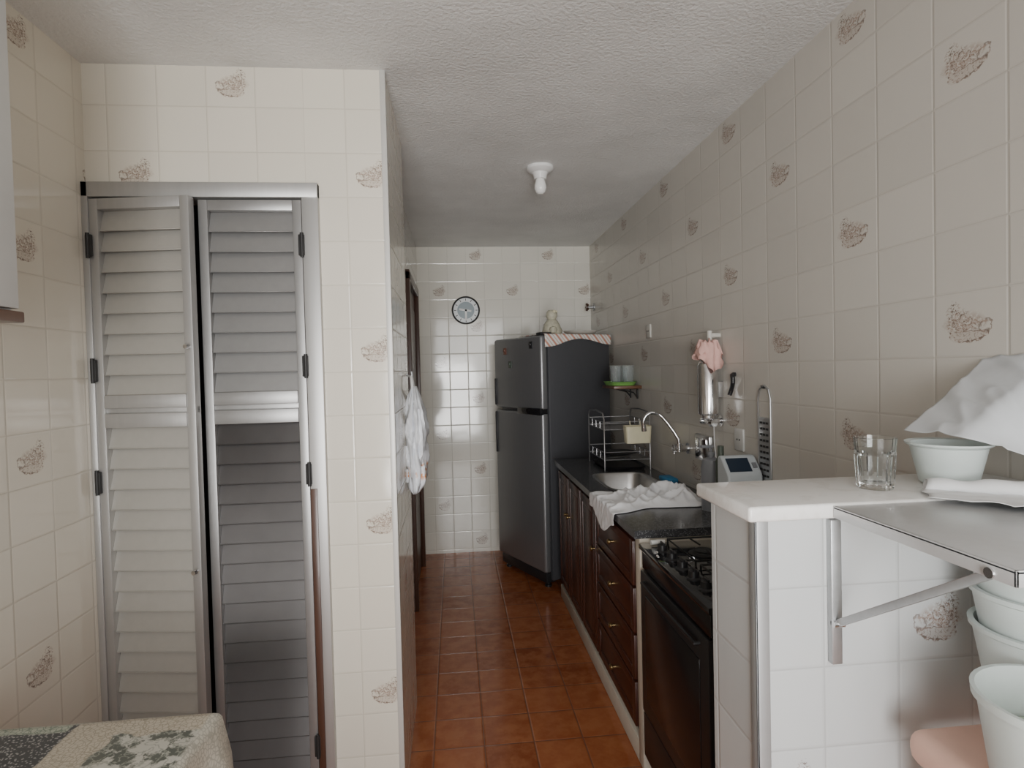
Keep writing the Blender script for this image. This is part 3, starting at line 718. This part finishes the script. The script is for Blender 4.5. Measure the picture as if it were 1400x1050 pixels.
for k in range(5):
    y = 1.62+.09*k
    MB().lathe([(0, .857), (.023, .857), (.023, .862), (.017, .866), (.016, .884), (0, .886)], (.70, y, 0), 20).box(.697, .703, y-.017, y+.017, .884, .892, .001).build('knob', m_black, t)
t = thing('stove_lighter', (.71, 2.04, .859), 'white handled lighter lying on black stove top', 'lighter')
MB().tube([(.735, 2.055, .8685), (.712, 2.06, .869), (.685, 2.058, .8685)], .009, 10).build('handle', m_white, t)
MB().tube([(.715, 2.06, .868), (.705, 2.02, .866), (.673, 1.96, .864)], .005).build('tip', m_chrome, t)

# ------------------------------------------------------------------ peninsula top, metal shelf
MB().box(.505, 1.149, .985, 1.215, 1.222, 1.25, .006, seg=3).build('marble_slab', m_marble, None, 'white marble slab capping the tiled half wall', 'slab')
t = thing('folding_shelf', (.9, .8, .96), 'aluminium fold down shelf on bracket in front of half wall', 'shelf')
MB().box(.66, 1.145, .64, .984, 1.240, 1.246, .002).box(.66, .664, .64, .984, 1.225, 1.246, .001).box(.66, 1.145, .64, .644, 1.225, 1.246, .001).build('top_panel', m_alu_s, t)
MB().box(.657, .677, .986, 1.0, .96, 1.22, .002).build('wall_bar', m_alu_d, t)
pa = Vector((.667, .985, 1.035)); pb = Vector((.667, .675, 1.232)); dr = (pb-pa)
ang = math.atan2(dr.z, dr.y)
SM = Matrix.Translation((pa+pb)/2) @ Matrix.Rotation(ang, 4, 'X')
st = MB().box(-.002, .002, -dr.length/2, dr.length/2, -.006, .006, .001, SM).build('strut', m_alu_d, t)
for y, z in ((.984, 1.035), (.675, 1.232)): MB().cyl((.657, y, z), (.677, y, z), .007, seg=14).build('pivot', m_chrome, st)

# tumbler
MB().lathe([(0, 0), (.030, 0), (.033, .004), (.037, .066), (.0355, .072), (.038, .1), (.0365, .1005), (.034, .076), (.0305, .068), (.027, .012), (0, .011)], (.82, 1.09, 1.2505), 24, flute=(.003, .067)).build('drinking_glass', m_glass, None, 'clear ribbed glass tumbler standing on white marble slab', 'glass', ang=10)
# white bowl
MB().lathe([(0, 0), (.045, 0), (.05, .004), (.066, .075), (.074, .08), (.075, .084), (.064, .082), (.047, .008), (0, .007)], (.985, 1.10, 1.2505), 36).build('white_bowl', m_translu, None, 'white plastic bowl under clear film on marble slab', 'bowl')
# folded paper
A = Vector((.885, 1.045, 0)); B = Vector((1.115, .885, 0)); dn = Vector((-.6, -.8, 0))
def rp(u, v):
    p = A.lerp(B, u)
    if v < .4:
        q = v/.4*2*PI*1.1; r = .011+.005*u-.002*v+.003*nz(u*6, v*3, 0, 1.)
        n_ = r*math.sin(q)*2.4; z = r-r*math.cos(q)
    else:
        f = (v-.4)/.6; n_ = -.015-(.11+.12*u)*f; z = .003+.008*abs(nz(u*5, f*2, 5, 1.))
    q2 = p-dn*n_*.7+Vector((.012*nz(v*3, u*2, 1, 1.5), 0, 0))
    return Vector((q2.x, q2.y, 1.252+max(0.0, z)))
MB().grid(rp, 30, 44).build('folded_paper', m_paper, None, 'loosely folded white paper across marble slab and metal shelf', 'paper', solid=.001, ang=70)
# film: thin crisp sheet propped on the wall and the bowl, its near part falling to the paper below
def fm(u, v):
    y = .90+.29*v
    k = max(0., min(1., (v-.05)/.5)); k = k*k*(3-2*k)
    Lx = .07+.115*k
    x = 1.147-Lx*u
    hi = 1.50-.15*u**.85
    lo = 1.31+.012*math.sin(u*5)
    z = lo+(hi-lo)*k
    z += .008*ridge(u+.6*v, v*.4, 2, 4.)*(.4+.6*k)+.004*nz(u*4, v*4, 5, 1.)
    if k > .6: z = max(z, 1.338)
    return Vector((min(x+.004*nz(v*4, u*3, 3, 1.), 1.148), y, max(z, 1.300)))
MB().grid(fm, 50, 60).build('plastic_film', m_film, None, 'thin translucent plastic sheet leaning from wall over white bowl', 'plastic sheet', solid=.0006, ang=40)

# pink side table and tubs
t = thing('plastic_table', (.93, .75, 0), 'salmon pink plastic side table in front of half wall', 'table')
MB().box(.745, 1.13, .52, .93, .82, .88, .025, seg=4).build('tabletop', m_pink, t)
for x in (.79, 1.08):
    for y in (.57, .88): MB().cyl((x, y, .825), (x+(.01 if x > .9 else -.01), y, 0), .022, .018, 14).build('leg', m_pink, t)
def tub(c, r0, r1, h, mat, lb, nm, grp=None):
    return MB().lathe([(0, 0), (r0*.95, 0), (r0, .006), (r1*.96, h*.9), (r1*1.02, h*.92), (r1*1.03, h), (r1*.97, h), (r0*.93, .01), (0, .009)], c, 40).build(nm, mat, None, lb, 'tub', grp)
tub((.815, .722, .881), .078, .10, .15, m_translu, 'large translucent tub with green contents on pink table', 'storage_tub')
MB().lathe([(0, 0), (.068, 0), (.080, .07), (.055, .085), (0, .09)], (.815, .722, .892), 28).build('green_food', m_greentub, None, 'pale green contents inside the large translucent tub', 'food')
for k, (z, lb) in enumerate(((.881, 'lowest translucent bowl of stack on pink table'), (.941, 'middle translucent bowl of stack below metal shelf'), (.986, 'topmost translucent bowl of stack below metal shelf'))):
    MB().lathe([(0, 0), (.06, 0), (.066, .006), (.094, .165), (.099, .168), (.10, .176), (.091, .176), (.062, .012), (0, .011)], (.95, .875, z), 40).build('storage_bowl', m_translu, None, lb, 'bowl', 'translucent bowls stacked under metal shelf')

# ------------------------------------------------------------------ light
def area(name, loc, rot, sx, sy, e, col, spread=180):
    l = bpy.data.lights.new(name, 'AREA'); l.shape = 'RECTANGLE'; l.size = sx; l.size_y = sy; l.energy = e; l.color = col; l.spread = R(spread)
    o = bpy.data.objects.new(name, l); o.location = loc; o.rotation_euler = rot; C.objects.link(o)
area('window_light', (.2, -1.7, 1.85), (R(88), 0, 0), 1.6, 1.2, 49, (.99, .985, .97))
area('added_fill_light', (-.1, -1.75, 1.0), (R(98), 0, R(-4)), 1.0, 1.4, 15, (1., .99, .97), 60)  # added fill lamp behind the camera, brightens the far end
w = bpy.data.worlds.new('World'); bpy.context.scene.world = w; w.use_nodes = True
w.node_tree.nodes['Background'].inputs[0].default_value = (.86, .92, 1., 1); w.node_tree.nodes['Background'].inputs[1].default_value = .52

# ------------------------------------------------------------------ camera
th, p, ro = R(5.5), R(1.34), R(1.4)
f0 = Vector((math.sin(th), math.cos(th), 0)); r0 = Vector((math.cos(th), -math.sin(th), 0)); z = Vector((0, 0, 1))
fw = f0*math.cos(p)-z*math.sin(p); u0 = f0*math.sin(p)+z*math.cos(p)
up = u0*math.cos(ro)+r0*math.sin(ro); rt = r0*math.cos(ro)-u0*math.sin(ro)
cam = bpy.data.cameras.new('camera'); co = bpy.data.objects.new('camera', cam); C.objects.link(co)
cam.sensor_fit = 'HORIZONTAL'; cam.sensor_width = 36; cam.lens = 810/1400*36; cam.clip_start = .02
Mx = Matrix((rt, up, -fw)).transposed().to_4x4(); Mx.translation = Vector((0, 0, 1.5)); co.matrix_world = Mx
bpy.context.scene.camera = co
